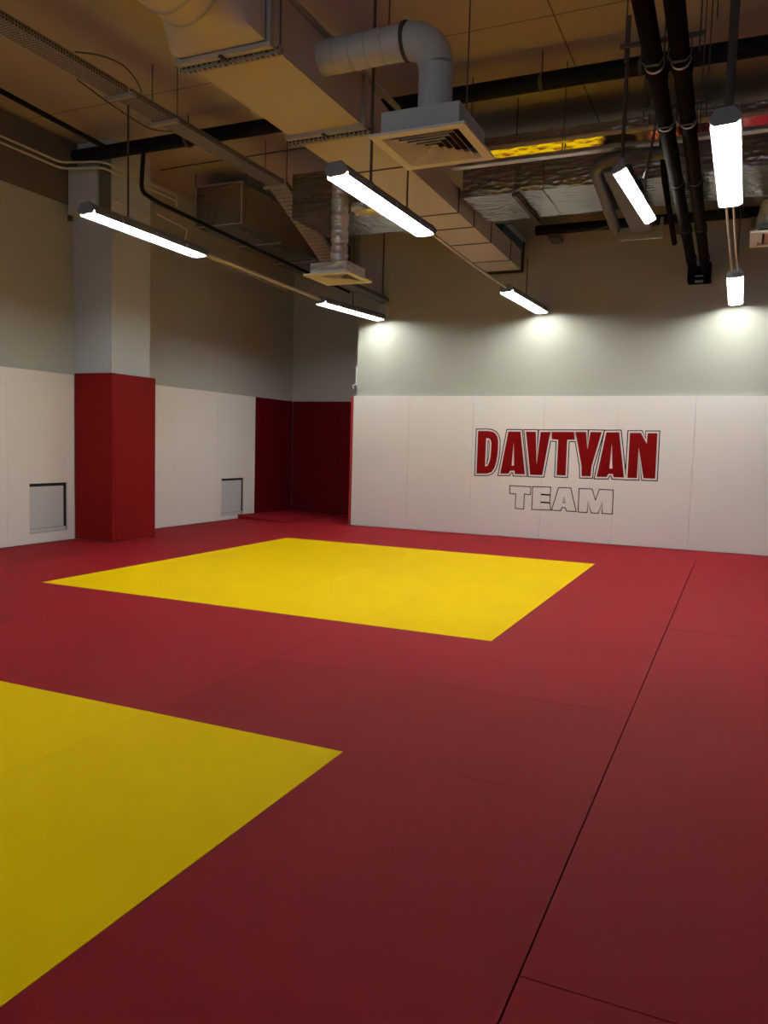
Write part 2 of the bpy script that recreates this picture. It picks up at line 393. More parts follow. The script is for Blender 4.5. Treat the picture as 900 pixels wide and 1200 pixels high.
# ------------------------------------------------------------------ lettering on the back wall pads
LET = {
'D' : [(-3.47,1.499),(-3.324,1.501),(-3.261,1.493),(-3.215,1.47),(-3.182,1.426),(-3.164,1.363),(-3.162,1.275),(-3.165,1.18),(-3.178,1.072),(-3.203,0.976),(-3.243,0.916),(-3.307,0.89),(-3.47,0.883)],
'D_c' : [(-3.344,1.399),(-3.306,1.396),(-3.28,1.378),(-3.265,1.333),(-3.266,1.232),(-3.269,1.136),(-3.284,1.054),(-3.309,1.003),(-3.346,0.991)],
'A1' : [(-3.022,1.5),(-2.846,1.5),(-2.756,0.901),(-2.903,0.899),(-2.91,0.946),(-2.973,0.944),(-2.994,0.902),(-3.117,0.897)],
'A1_c' : [(-2.938,1.348),(-2.92,1.02),(-2.954,1.018)],
'V' : [(-2.769,1.502),(-2.627,1.503),(-2.597,1.054),(-2.561,1.502),(-2.424,1.504),(-2.51,0.9),(-2.682,0.897)],
'T' : [(-2.402,1.505),(-2.102,1.51),(-2.085,1.404),(-2.186,1.401),(-2.185,0.908),(-2.311,0.909),(-2.311,1.399),(-2.4,1.403)],
'Y' : [(-2.079,1.51),(-1.936,1.513),(-1.907,1.277),(-1.878,1.514),(-1.727,1.514),(-1.84,1.047),(-1.845,0.91),(-1.968,0.909),(-1.977,1.047)],
'A2' : [(-1.668,1.513),(-1.499,1.517),(-1.406,0.911),(-1.543,0.912),(-1.553,0.954),(-1.614,0.954),(-1.63,0.911),(-1.766,0.907)],
'A2_c' : [(-1.588,1.361),(-1.565,1.028),(-1.602,1.027)],
'N' : [(-1.361,1.511),(-1.222,1.514),(-1.139,1.371),(-1.135,1.512),(-1.012,1.514),(-1.009,0.914),(-1.157,0.913),(-1.238,1.313),(-1.239,0.913),(-1.363,0.91)],
't' : [(-2.968,0.733),(-2.664,0.73),(-2.666,0.618),(-2.752,0.623),(-2.754,0.41),(-2.877,0.412),(-2.878,0.616),(-2.966,0.621)],
'e' : [(-2.639,0.733),(-2.383,0.738),(-2.387,0.632),(-2.513,0.635),(-2.512,0.625),(-2.387,0.623),(-2.39,0.522),(-2.513,0.525),(-2.513,0.515),(-2.382,0.513),(-2.372,0.417),(-2.638,0.411)],
'a' : [(-2.276,0.737),(-2.108,0.74),(-2.018,0.416),(-2.151,0.417),(-2.171,0.462),(-2.217,0.463),(-2.23,0.416),(-2.359,0.418)],
'a_c' : [(-2.194,0.608),(-2.176,0.534),(-2.204,0.532)],
'm' : [(-1.993,0.738),(-1.818,0.739),(-1.766,0.589),(-1.722,0.74),(-1.537,0.738),(-1.534,0.414),(-1.671,0.413),(-1.674,0.572),(-1.719,0.41),(-1.816,0.413),(-1.865,0.562),(-1.87,0.412),(-1.992,0.414)],
}
YP = YB - .001 - .06            # front of the back pads
lay = lambda d: (lambda q: (q[0], YP - d, q[1]))
t1 = thing('wall_lettering', 'large red block lettering with black outline on the white back wall', 'lettering', (-2.24, YP, .9))
for key in ('D', 'A1', 'V', 'T', 'Y', 'A2', 'N'):
    P = LET[key]; cn = LET.get(key + '_c')
    # white surround, black outline, red face: three inks printed one over another
    o = obj('letter', fill([P] + ([cn] if cn else []), lay(.0024)), M['ink_red'], t1)
    bm = bmesh.new()
    ring_poly(bm, offset(P, .0340), offset(P, .0210), lay(.0012))
    if key == 'D':
        c2 = offset(cn, -.024); ring_poly(bm, c2, offset(cn, -.034), lay(.0012))
    obj('letter_outline', bm, M['ink_black'], o)
    bm = bmesh.new(); ring_poly(bm, offset(P, .0210), P, lay(.0018))
    if cn and key != 'D': bm2 = fill([cn], lay(.0018)); bm2.free()
    obj('letter_border', bm, M['ink_white'], o)
t2 = thing('wall_lettering', 'smaller hollow black outline lettering under the red block word', 'lettering', (-2.25, YP, .41))
for key in 'team':
    P = LET[key]; bm = bmesh.new()
    ring_poly(bm, offset(P, .006), offset(P, -.006), lay(.0012))
    if key + '_c' in LET: ring_poly(bm, offset(LET[key + '_c'], .006), offset(LET[key + '_c'], -.003), lay(.0012))
    obj('letter', bm, M['ink_black'], t2)

# ------------------------------------------------------------------ lamps
def lamp(p0, p1, z, roll, label, rods=(), w=.17, z1=None):
    """linear luminaire: p0 near end, p1 far end (x, y), z of the lens"""
    a = Vector((p0[0], p0[1], z)); b = Vector((p1[0], p1[1], z if z1 is None else z1)); d = b - a; L = d.length
    yaw = math.atan2(-d.x, d.y); pitch = math.atan2(d.z, math.hypot(d.x, d.y))
    t = bpy.data.objects.new('linear_lamp', None); C.objects.link(t); t.empty_display_size = .1
    Mx = Matrix.Translation((a + b) / 2) @ Matrix.Rotation(yaw, 4, 'Z') @ Matrix.Rotation(pitch, 4, 'X') @ Matrix.Rotation(roll, 4, 'Y')
    t.matrix_basis = Mx; tag(t, label, 'lamp', 'linear lamps under the ceiling')
    h = L / 2; k = w / .17
    # housing: hollow trapezoid; the tubes sit inside it, just above the level of its lips
    prof = [(-.05, .085), (.05, .085), (.083, .03), (.085, -.004), (.081, -.004), (.079, .028), (.047, .078), (-.047, .078), (-.079, .028), (-.081, -.004), (-.085, -.004), (-.083, .03)]
    prof = [(x * k, q * k) for x, q in prof]
    bm = prism(bmesh.new(), prof, lambda x, q: (x, -h + .03, q), lambda x, q: (x, h - .03, q))
    local(t, obj('housing', bm, M['lampgrey'], t))
    rp = [(-.072, .026), (-.042, .062), (.042, .062), (.072, .026), (.072, .030), (.042, .066), (-.042, .066), (-.072, .030)]
    rp = [(x * k, q * k) for x, q in rp]
    local(t, obj('reflector', prism(bmesh.new(), rp, lambda x, q: (x, -h + .031, q), lambda x, q: (x, h - .031, q)), M['reflector'], t))
    for s in (-.036, .036):
        local(t, obj('fluorescent_tube', tb([(s * k, -h + .032, .020 * k), (s * k, h - .032, .020 * k)], .013, 8), M['tube'], t, smooth=True))
    v = []; bm = bmesh.new()
    for x, q in ((-.079, .003), (-.045, -.0035), (0, -.005), (.045, -.0035), (.079, .003)):
        v.append((bm.verts.new((x * k, -h + .031, q * k)), bm.verts.new((x * k, h - .031, q * k))))
    for A, B in zip(v, v[1:]): bm.faces.new((A[0], B[0], B[1], A[1]))
    local(t, obj('lens', bm, M['lens'], t))
    ep = [(-.046, .094), (.046, .094), (.082, .05), (.088, .028), (.060, .002), (-.060, .002), (-.088, .028), (-.082, .05)]
    ep = [(x * k, q * k) for x, q in ep]
    for s in (-1, 1):
        bm = prism(bmesh.new(), ep, lambda x, q: (x, s * h, q), lambda x, q: (x, s * (h - .03), q))
        local(t, obj('end_cap', bm, M['lampgrey'], t, bevel=.004))
    for s in (-.55, .0, .55):
        bm = bmesh.new()
        for e in (-1, 1): box(bm, e * .084 * k - .004, e * .084 * k + .004, s * h - .015, s * h + .015, .004, .04)
        local(t, obj('lens_clip', bm, M['clamp'], t))
    inv = t.matrix_basis.inverted()
    for (f, zt, r) in rods:
        q = a.lerp(b, f); q.z += .085
        bm = tb([inv @ Vector(q), inv @ Vector((q.x, q.y, zt))], r, 8)
        local(t, obj('suspension_rod', bm, M['cable'], t, smooth=True))
        local(t, obj('rod_socket', tb([inv @ Vector((q.x, q.y, q.z - .012)), inv @ Vector((q.x, q.y, q.z + .03))], r * 2, 10), M['lampgrey'], t, smooth=True))
    return t
RL = -math.radians(3.5)      # right side of each fitting sits a little higher
lamp((-5.12, 5.13), (-5.14, 6.75), 3.12, RL, 'lit linear lamp hanging left of the ducts, near the column', [(.32, 4.19, .009)])
lamp((-5.24, 9.40), (-5.03, 10.93), 3.12, RL, 'lit linear lamp behind the foil air diffuser, at the left end of the back wall', [(.5, 4.70, .007)])
lamp((-2.63, 4.90), (-2.60, 6.57), 3.08, RL, 'lit linear lamp beneath the big rectangular duct, largest in the centre', [(.32, ZC, .011), (.72, 3.69, .008)])
lamp((-2.67, 9.33), (-2.59, 10.93), 3.12, RL, 'lit linear lamp against the back wall above the red lettering', [(.5, 3.69, .007)])
lamp((-1.02, 6.70), (-.93, 8.28), 3.50, -math.radians(24), 'narrow lit linear lamp hanging beside the dark grey duct box', [(.05, ZC, .016), (.74, ZC, .007)], w=.115)
lamp((-.19, 4.99), (-.18, 6.65), 3.12, RL, 'lit linear lamp on the right with ribbed lens seen from below', [(.12, ZC, .022), (.5, ZC, .008)])
lamp((-.165, 9.25), (-.165, 10.93), 3.12, RL, 'small far lit linear lamp at the end of two parallel wires', [(.5, 4.2, .007)])
for x, y in ((-5.13, .55), (-5.13, -2.9)): lamp((x, y), (x, y + 1.65), 3.12, RL, 'added unseen linear lamp above and behind the camera, brightening the near mats', [(.5, ZC, .009)])  # unseen lamps added to brighten the near mats and left pads
# conduits that link the lamps of a row
def run(name, label, cat, pts, r, m, n=8, group=None, rr=0):
    pts = rounded(pts, rr) if rr else pts
    return tag(obj(name, tb(pts, r, n), M[m], smooth=True), label, cat, group)
run('conduit', 'thin pale conduit linking the two left lamps', 'conduit', [(-5.15, 6.76, 3.17), (-5.20, 8.1, 3.17), (-5.24, 9.39, 3.17)], .022, 'conduit')
run('conduit', 'thin dark conduit linking the centre lamp to the far lettering lamp', 'conduit', [(-2.60, 6.58, 3.13), (-2.64, 8.0, 3.14), (-2.67, 9.32, 3.17)], .014, 'conduit')
for dx, l in ((-.030, 'left'), (.022, 'right')):
    run('wire', l + ' one of two wires joining the ribbed lamp to the far small lamp', 'wire', [(-.185 + dx, 6.66, 3.16), (-.175 + dx, 8, 3.155), (-.165 + dx, 9.24, 3.17)], .009, 'conduit')

# ------------------------------------------------------------------ main rectangular duct
ZD = 3.70
zt = lambda y: 4.06 if y < 6.4 else 3.95
t = thing('ventilation_duct', 'long galvanised rectangular duct running to the back wall', 'duct', (-3.15, 7.5, ZD))
ycut = [4.30, 5.63, 6.57, 8.02, 8.58, 9.28, 10.21, 10.80]
def xl(y): return -3.46 + (y - 4.3) * .012
def xr(y): return -2.80 - max(0, (y - 5.6)) * .018
for i, (a, b) in enumerate(zip(ycut, ycut[1:])):
    bm = bmesh.new()
    e = .006
    A = [(xl(a), ZD), (xr(a), ZD), (xr(a), zt(a)), (xl(a), zt(a))]; B = [(xl(b), ZD), (xr(b), ZD), (xr(b), zt(b)), (xl(b), zt(b))]
    va = [bm.verts.new((x, a + e, z)) for x, z in A]; vb = [bm.verts.new((x, b - e, z)) for x, z in B]
    for j in range(4): bm.faces.new((va[j], va[(j + 1) % 4], vb[(j + 1) % 4], vb[j]))
    bm.faces.new(va); bm.faces.new(vb)
    obj('duct_section', bm, M['duct'], t)
def frame(bm, x0, x1, z0, z1, y0, y1, w):
    box(bm, x0 - w, x1 + w, y0, y1, z0 - w, z0); box(bm, x0 - w, x1 + w, y0, y1, z1, z1 + w)
    box(bm, x0 - w, x0, y0, y1, z0, z1); box(bm, x1, x1 + w, y0, y1, z0, z1)
for i, y in enumerate(ycut):
    w = .03 if i < 2 else (.004 if i not in (0, 7) else .012)
    d = .022 if i < 2 else .014
    bm = bmesh.new(); frame(bm, xl(y), xr(y), ZD, zt(y), y - d, y + d, w)
    obj('duct_flange', bm, M['duct_side'] if i < 2 else M['seal'], t)
    if i < 2:
        obj('flange_clip', bx((xl(y) + xr(y)) / 2 - .012, (xl(y) + xr(y)) / 2 + .012, y - .04, y + .03, ZD - .045, ZD - .031), M['seal'], t)
        rl = obj('hanger_rail', bx(xl(y) - .05, xr(y) + .06, y + .05, y + .09, ZD - .045, ZD - .004), M['rail'], t)
        for s in (xl(y) - .035, xr(y) + .045):
            obj('hanger_rod', tb([(s, y + .07, ZD - .04), (s, y + .07, ZC)], .006, 6), M['cable'], t)
# standing seams on the right side
for y0, y1, z in ((10.22, 10.79, 3.93),):
    obj('side_seam', tb([(xr(y0) + .004, y0, z + .02), (xr(y1) + .004, y1, z)], .008, 6), M['clamp'], t)
# far end collar
bm = bmesh.new(); frame(bm, xl(10.8), xr(10.8), ZD, 4.10, 10.83, 10.87, .02); box(bm, xl(10.8), xr(10.8), 10.835, 10.85, ZD, 4.10)
box(bm, xr(10.8) - .05, xr(10.8) + .015, 10.815, 10.829, ZD - .02, 4.10)
obj('end_collar', bm, M['dark'], t)
# square-to-round transition and round duct towards the viewer
bm = bmesh.new(); N = 32; cx, cz, r = -3.15, 3.95, .25; rings = []
for y, k in ((4.27, 0), (4.20, 0), (4.10, .5), (3.98, 1), (3.60, 1)):
    rg = []
    for j in range(N):
        a = 2 * PI * (j + .5) / N; c, s = math.cos(a), math.sin(a)
        m_ = max(abs(c) / .33, abs(s) / .18); sx, sz = c / m_, s / m_
        mx_, mz_ = (xl(4.3) + xr(4.3)) / 2, (ZD + 4.06) / 2
        rg.append(bm.verts.new(((mx_ + sx) * (1 - k) + (cx + r * c) * k, y, (mz_ + sz) * (1 - k) + (cz + r * s) * k)))
    rings.append(rg)
for p, q in zip(rings, rings[1:]):
    for j in range(N): bm.faces.new((p[j], p[(j + 1) % N], q[(j + 1) % N], q[j]))
bm.faces.new(rings[0]); bm.faces.new(rings[-1])
obj('round_transition', bm, M['duct'], t, smooth=True)
pr = obj('round_duct', tb([(cx, 3.62, cz), (cx, 2.2, cz), (cx, .8, cz)], r, 32), M['spiral'], t, smooth=True)
obj('top_seam', bx(-2.82, -2.775, 4.4, 6.3, 4.066, 4.09), M['duct_side'], t)
for y in (3.60, 3.80, 3.95, 3.3): obj('duct_rib', tb([(cx, y - .008, cz), (cx, y + .008, cz)], r + .006, 32), M['duct_side'], pr, smooth=True)

# ------------------------------------------------------------------ air diffusers
def diffuser(t, cx, cy, z, size, deep, mg, ml):
    """four-way ceiling diffuser: flat frame and stepped square cones of blades"""
    h = size / 2; bm = bmesh.new(); fw = .062
    frame(bm, cx - h + fw, cx + h - fw, 0, 0, 0, 0, 0) if False else None
    for x0, x1, y0, y1 in ((-h, h, -h, -h + fw), (-h, h, h - fw, h), (-h, -h + fw, -h + fw, h - fw), (h - fw, h, -h + fw, h - fw)):
        box(bm, cx + x0, cx + x1, cy + y0, cy + y1, z, z + .018)
    obj('grille_frame', bm, mg, t)
    obj('grille_back_shade', bx(cx - h + fw + .004, cx + h - fw - .004, cy - h + fw + .004, cy + h - fw - .004, z + .072, z + .080), M['dark'], t)  # near-black plate standing in for the shade inside the plenum
    o = h - fw; n = 6
    obj('centre_plate', bx(cx - o * .055, cx + o * .055, cy - o * .055, cy + o * .055, z + .028, z + .032), ml, t)
    for i in range(n):
        a = o * (1 - i / n) ; b = a - o / n * .58
        bm = bmesh.new()
        za, zb = z + .028, z + .002
        q0 = [bm.verts.new((cx + s * b, cy + u * b, za)) for s, u in ((-1, -1), (1, -1), (1, 1), (-1, 1))]
        q1 = [bm.verts.new((cx + s * a, cy + u * a, zb)) for s, u in ((-1, -1), (1, -1), (1, 1), (-1, 1))]
        q2 = [bm.verts.new((cx + s * a, cy + u * a, zb + .004)) for s, u in ((-1, -1), (1, -1), (1, 1), (-1, 1))]
        q3 = [bm.verts.new((cx + s * b, cy + u * b, za + .004)) for s, u in ((-1, -1), (1, -1), (1, 1), (-1, 1))]
        for A, B in ((q0, q1), (q1, q2), (q2, q3), (q3, q0)):
            for j in range(4): bm.faces.new((A[j], A[(j + 1) % 4], B[(j + 1) % 4], B[j]))
        obj('louver_blade', bm, ml, t)
# (a) square diffuser on a spiral duct branch
cx, cy, z = -1.955, 4.99, 3.20
t = thing('air_diffuser', 'square air diffuser on a grey round spiral duct branch from the main duct', 'air diffuser', (cx, cy, z))
diffuser(t, cx, cy, z, .64, 0, M['grille'], M['louver'])
def hollow(x0, x1, y0, y1, z0, z1, w=.006):
    bm = bmesh.new(); box(bm, x0, x1, y0, y1, z1 - w, z1)
    box(bm, x0, x1, y0, y0 + w, z0, z1 - w); box(bm, x0, x1, y1 - w, y1, z0, z1 - w)
    box(bm, x0, x0 + w, y0 + w, y1 - w, z0, z1 - w); box(bm, x1 - w, x1, y0 + w, y1 - w, z0, z1 - w)
    return bm
obj('plenum_box', hollow(cx - .262, cx + .262, cy - .262, cy + .262, z + .0185, z + .165), M['plenum'], t)
px, zc, r = -1.955, 3.91, .112
e = [Vector((px - .26 + .0, cy, zc))] 
el = [(px, cy, zc - .28 + 0)] 
R = .20
segs = arc((px - R, cy, zc - R), R, PI / 2, 0, 4, (1, 0, 0), (0, 0, 1))      # mitred elbow in four gores
pipe_h = tb([(-2.805, cy, zc), (-2.5, cy, zc), (px - R, cy, zc)], r, 28)
ph = obj('branch_duct', pipe_h, M['spiral'], t, smooth=True)
obj('elbow', tb(segs, r + .006, 28), M['spiral'], t, smooth=True)
obj('drop_duct', tb([(px, cy, zc - R), (px, cy, z + .166)], r, 28), M['plenum'], t, smooth=True)
obj('coupling_band', tb([(px - R - .025, cy, zc), (px - R, cy, zc)], r + .012, 28), M['seal'], t, smooth=True)
for x in (-2.68, -2.56, -2.44, -2.32): obj('spiral_seam', tb([(x, cy - .0, zc), (x + .004, cy, zc)], r + .003, 28), M['duct_side'], ph, smooth=True)
for x in (cx + .225,): obj('hanger_rod', tb([(x, cy - .02, z + .166), (x, cy - .02, ZC)], .005, 6), M['cable'], t)
obj('hanger_rod', tb([(-2.30, cy + .0, zc + r), (-2.30, cy, ZC)], .006, 6), M['cable'], t)
# (b) diffuser on a foil sleeve
cx, cy, z = -4.13, 7.80, 3.05
t = thing('air_diffuser', 'square air diffuser hanging on a silver foil sleeve left of centre', 'air diffuser', (cx, cy, z))
diffuser(t, cx, cy, z, .56, 0, M['grille'], M['louver'])
obj('plenum_box', hollow(cx - .222, cx + .222, cy - .222, cy + .222, z + .0185, z + .14), M['foil_bright'], t)
bm = bmesh.new(); n = 24; pts = []
prev = None
for i in range(31):
    zz = z + .141 + i * .028; rr = .093 + .006 * math.sin(i * 2.1) + .004 * math.sin(i * 5.3)
    rg = [bm.verts.new((cx + .01 + rr * math.cos(2 * PI * j / n), cy + rr * math.sin(2 * PI * j / n), zz)) for j in range(n)]
    if prev:
        for j in range(n): bm.faces.new((prev[j], prev[(j + 1) % n], rg[(j + 1) % n], rg[j]))
    else: bm.faces.new(rg)
    prev = rg
bm.faces.new(prev)
obj('foil_sleeve', bm, M['foil_bright'], t, smooth=True)
obj('sleeve_elbow', tb(arc((cx + .01, cy + .14, z + .98), .14, PI, PI / 2, 5, (0, 1, 0), (0, 0, 1)) + [(cx + .01, 8.03, z + 1.12)], .092, 20), M['foil_bright'], t, smooth=True)
# (c) grille at the right picture edge
cx, cy, z = .265, 8.88, 3.40
t = thing('air_diffuser', 'small pinkish slatted grille cut by the right picture edge', 'air diffuser', (cx, cy, z))
bm = bmesh.new()
for x0, x1, y0, y1 in ((-.31, .31, -.30, -.24), (-.31, .31, .24, .30), (-.31, -.24, -.24, .24), (.24, .31, -.24, .24)): box(bm, cx + x0, cx + x1, cy + y0, cy + y1, z, z + .02)
obj('grille_frame', bm, M['grille'], t)
obj('grille_back_shade', bx(cx - .24, cx + .24, cy - .24, cy + .24, z + .04, z + .05), M['dark'], t)  # near-black plate standing in for the shade behind the slats
for i in range(8):
    x = cx - .22 + i * .063
    bm = prism(bmesh.new(), [(x - .02, z + .036), (x - .015, z + .036), (x + .022, z + .004), (x + .017, z + .002)], lambda a, b: (a, cy - .24, b), lambda a, b: (a, cy + .24, b))
    obj('slat', bm, M['louver'], t)
obj('plenum_box', bx(cx - .23, cx + .23, cy - .23, cy + .23, z + .051, z + .10), M['darkduct'], t)
obj('foil_sleeve', tb([(cx - .14, cy + .04, z + .101), (cx - .13, cy + .04, z + .2), (cx - .11, cy + .04, z + .28), (cx - .1, cy + .04, z + .36)], .13, 20), M['foil_bright'], t, smooth=True)

# ------------------------------------------------------------------ foil-wrapped ducts
def crumple(bm, amp, cuts=5):
    """uneven wrapped surface"""
    bmesh.ops.subdivide_edges(bm, edges=bm.edges[:], cuts=cuts, use_grid_fill=True)
    for v in bm.verts:
        v.co += Vector((random.uniform(-amp, amp) * .3, random.uniform(-amp, amp), random.uniform(-amp, amp)))
    return bm
t = thing('foil_duct', 'wide foil-wrapped duct along the back wall, right of the main duct', 'foil duct', (-.5, 8.45, 3.82))
for i, (a, b) in enumerate(((-2.79, -1.95), (-1.945, -1.1), (-1.095, -.2), (-.195, .75), (.755, 1.8), (1.805, 2.9))):
    obj('foil_section', crumple(bx(a, b, 7.98, 8.90, 3.83, 4.40), .005, 7), M['foil'], t, smooth=True)
for x in (-2.22, -.30, 1.2):
    bm = bmesh.new(); box(bm, x - .02, x + .02, 7.90, 8.98, 3.775, 3.805)
    obj('support_rail', bm, M['seal'], t)
    for y in (7.92, 8.96): obj('hanger_rod', tb([(x, y, 3.79), (x, y, ZC)], .006, 6), M['cable'], t)
t = thing('foil_duct', 'foil-wrapped duct left of the main duct, behind the foil sleeve', 'foil duct', (-4.15, 8.5, 3.82))
for a, b in ((-4.88, -4.2), (-4.195, -3.46)):
    obj('foil_section', crumple(bx(a, b, 8.05, 8.95, 3.83, 4.32), .005, 6), M['foil'], t, smooth=True)
obj('foil_flap', crumple(bx(-3.98, -3.48, 7.78, 8.02, 3.76, 3.83), .022, 5), M['foil_bright'], t)
t = thing('foil_duct', 'boxy foil-wrapped duct on the far left, below the cable tray bend', 'foil duct', (-6.35, 10, 4.0))
sh = lambda y: -(y - 8.6) * .06
for a, b in ((8.6, 9.6), (9.605, 10.7), (10.705, 11.9)):
    obj('foil_section', crumple(bx(-6.66 + sh(a), -5.95 + sh(a), a, b, 4.02, 4.52), .007, 6), M['foil'], t, smooth=True)
for a in (8.58, 9.60, 10.70):
    bm = bmesh.new(); frame(bm, -6.66 + sh(a), -5.95 + sh(a), 4.02, 4.52, a - .012, a + .012, .012)
    obj('duct_flange', bm, M['duct_side'], t)
for x in (-6.69, -5.91): obj('hanger_rod', tb([(x, 8.62, 4.05), (x, 8.62, ZC)], .006, 6), M['cable'], t)
# polished pipe that mirrors the mats
prof = [(.03, -.058), (-.012, -.058), (-.092, .034), (-.092, .062), (-.06, .088), (.045, .088), (.07, .055), (.07, -.03)]
t = thing('foil_pipe', 'slim polished foil pipe crossing under the ceiling and mirroring the yellow mats', 'pipe', (0, 7.42, 3.99))
for a, b in ((-2.62, -.9), (-.895, .9), (.905, 3.6)):
    obj('foil_section', prism(bmesh.new(), prof, lambda y, q: (a, 7.42 + y, 3.99 + q), lambda y, q: (b, 7.42 + y, 3.99 + q)), M['mirror'], t)
obj('bottom_flange', bx(-2.7, 3.6, 7.36, 7.44, 3.922, 3.930), M['clamp'], t)
for x in (-1.62, .3, -2.5):
    bm = bmesh.new()
    for d in (-.012, .012): tube(bm, [(x + d, 7.34, 3.925), (x + d, 7.34, 4.12)], .004, 6)
    tube(bm, [(x, 7.34, 4.12), (x, 7.34, ZC)], .005, 6)
    obj('hanger_rod', bm, M['cable'], t)
for x in (-2.45, -1.9, -1.75):
    obj('hanger_strap', tb([(x, 7.46, 3.92), (x, 7.9, 3.78), ], .004, 6), M['cable'], t) if False else None

# ------------------------------------------------------------------ pipes
t = thing('black_pipe', 'thick black pipe crossing the whole ceiling', 'pipe', (0, 7.08, 4.45))
obj('pipe', tb([(-7.2, 7.07, 4.47), (-3, 7.08, 4.46), (4.15, 7.08, 4.455)], .074, 20), M['blackpipe'], t, smooth=True)
for x in (-5.6, -3.75, -1.78, -.95, .9):
    bm = tb([(x, 7.08, 4.53), (x, 7.08, ZC)], .007, 6)
    obj('hanger_rod', bm, M['cable'], t)
    obj('pipe_clamp', tb([(x - .015, 7.08, 4.458), (x + .015, 7.08, 4.458)], .079, 20), M['cable'], t, smooth=True)
for dx, lab in ((-.075, 'left black insulated pipe of the pair running to the back wall'), (.075, 'right black insulated pipe of the pair running to the back wall')):
    t = thing('insulated_pipe', lab, 'pipe', (-.6 + dx, 6, 3.56))
    x0, x1 = -.505 + dx, -.61 + dx * .95
    X = lambda y: x0 + (x1 - x0) * (y - 3.2) / 7.6
    obj('insulation', tb([(X(2.0), 2.0, 3.56), (X(5), 5, 3.56), (X(10.80), 10.80, 3.555)], .054, 18), M['black'], t, smooth=True)
    for y in (5.10, 6.02, 7.3, 8.8, 10.1):
        obj('joint_band', tb([(X(y) , y - .012, 3.56), (X(y), y + .012, 3.56)], .058, 18), M['clamp'] if y < 6.5 else M['seal'], t, smooth=True)
        obj('joint_sleeve', tb([(X(y) , y + .013, 3.56), (X(y), y + .13, 3.56)], .062, 18), M['black'], t, smooth=True)
for y, w in ((4.98, .22), (5.93, .22)):
    t = thing('pipe_bracket', ('near' if y < 5.5 else 'far') + ' steel trapeze bracket carrying the pair of black pipes', 'bracket', (-.55, y, 3.62))
    obj('cross_bar', bx(-.54 - w - .03, -.54 + w, y - .012, y + .012, 3.622, 3.642), M['cable'], t)
    for s in (-.54 - w, -.54, -.54 + w - .03): obj('threaded_rod', tb([(s, y, 3.54), (s, y, ZC)], .0055, 6), M['cable'], t)
    for dx in (-.075, .075):
        s = -.505 + dx - (.105 + dx * .05) * (y - 3.2) / 7.6
        bm = prism(bmesh.new(), [(-.066, .061), (-.066, -.03), (-.04, -.065), (.04, -.065), (.066, -.03), (.066, .061), (.060, .061), (.060, -.03), (.037, -.060), (-.037, -.060), (-.060, -.03), (-.060, .061)],
                   lambda a, b: (s + a, y - .01, 3.56 + b), lambda a, b: (s + a, y + .01, 3.56 + b))
        obj('saddle_clip', bm, M['cable'], t)
t = thing('wall_clamp', 'black clamp holding the two black pipes at the back wall', 'clamp', (-.61, 10.9, 3.5))
bm = bmesh.new(); box(bm, -.745, -.725, 10.78, 11.028, 3.42, 3.64); box(bm, -.495, -.475, 10.78, 11.028, 3.42, 3.64); box(bm, -.724, -.496, 10.99, 11.028, 3.42, 3.64)
obj('clamp_body', bm, M['black'], t)
for z in (3.47, 3.415): obj('clamp_bolt', bx(-.66, -.56, 10.86, 10.90, z, z + .03), M['teal_light'], t)
obj('clamp_foot', bx(-.724, -.496, 10.80, 10.989, 3.44, 3.47), M['black'], t)
# thinner black cables hanging beside the pair
run('cable_bundle', 'black cable bundle dropping from the thick pipe beside the pipe pair', 'cable', [(-.745, 7.0, 4.38), (-.745, 7.0, 4.06), (-.76, 7.2, 3.90), (-.79, 7.85, 3.77), (-.82, 9.6, 3.61)], .028, 'black', 10, rr=.1)
run('cable', 'thin black cable looping down behind the narrow lamp', 'cable', [(-.785, 7.0, 4.05), (-.80, 6.97, 3.85), (-.83, 6.93, 3.60), (-.86, 6.95, 3.50)], .011, 'cable', 8, rr=.1)
for x, y in ((-.30, 5.6), (-.24, 6.1), (-.42, 6.45)):
    run('threaded_rod', 'thin threaded rod hanging from the ceiling left of the ribbed lamp', 'rod', [(x, y, ZC), (x, y, 4.0 if y < 6.4 else 3.62)], .005, 'cable', 6, 'thin rods beside the ribbed lamp')
# dark elbow pipe and dark duct box by the narrow lamp
run('elbow_pipe', 'dark pipe bending round the narrow lamp beside the foil duct', 'pipe', [(-.35, 7.12, 3.75), (-1.31, 7.08, 3.735), (-1.42, 9.25, 3.72)], .055, 'darkduct', 16, rr=.3)
t = thing('duct_box', 'dark grey duct box above and left of the narrow lamp', 'duct', (-1.15, 8.4, 3.66))
obj('box_body', bx(-1.24, -1.03, 7.2, 9.25, 3.665, 3.79), M['darkduct'], t, bevel=.008)
bm = bmesh.new(); box(bm, -1.36, -.92, 9.27, 9.31, 3.60, 3.63); box(bm, -.95, -.92, 9.27, 9.31, 3.631, 3.82)
obj('end_bar', bm, M['duct_side'], t)
# pipe under the ceiling along the back wall
t = thing('black_pipe', 'dark pipe along the top of the back wall, under the foil duct', 'pipe', (0, 10.7, 4.15))
obj('pipe', tb([(-2.7, 10.78, 4.20), (4.15, 10.78, 4.20)], .065, 16), M['blackpipe'], t, smooth=True)
for x in (-2.45, -.9, .02, 1.6): obj('pipe_support', bx(x - .07, x + .07, 10.72, 11.028, 4.07, 4.13), M['beam'], t)
# box for a wall opening by the duct end, blue outdoor light painted as teal
t = thing('wall_opening', 'dark teal box painted as a wall opening with blue outdoor light, beside the far end of the main duct', 'duct', (-2.9, 10.6, 4.2))
obj('box_body', bx(-3.3, -2.875, 9.85, 10.80, 3.957, 4.075), M['teal'], t, bevel=.006)
obj('box_lip', bx(-2.872, -2.80, 9.88, 10.75, 4.06, 4.085), M['teal_light'], t)

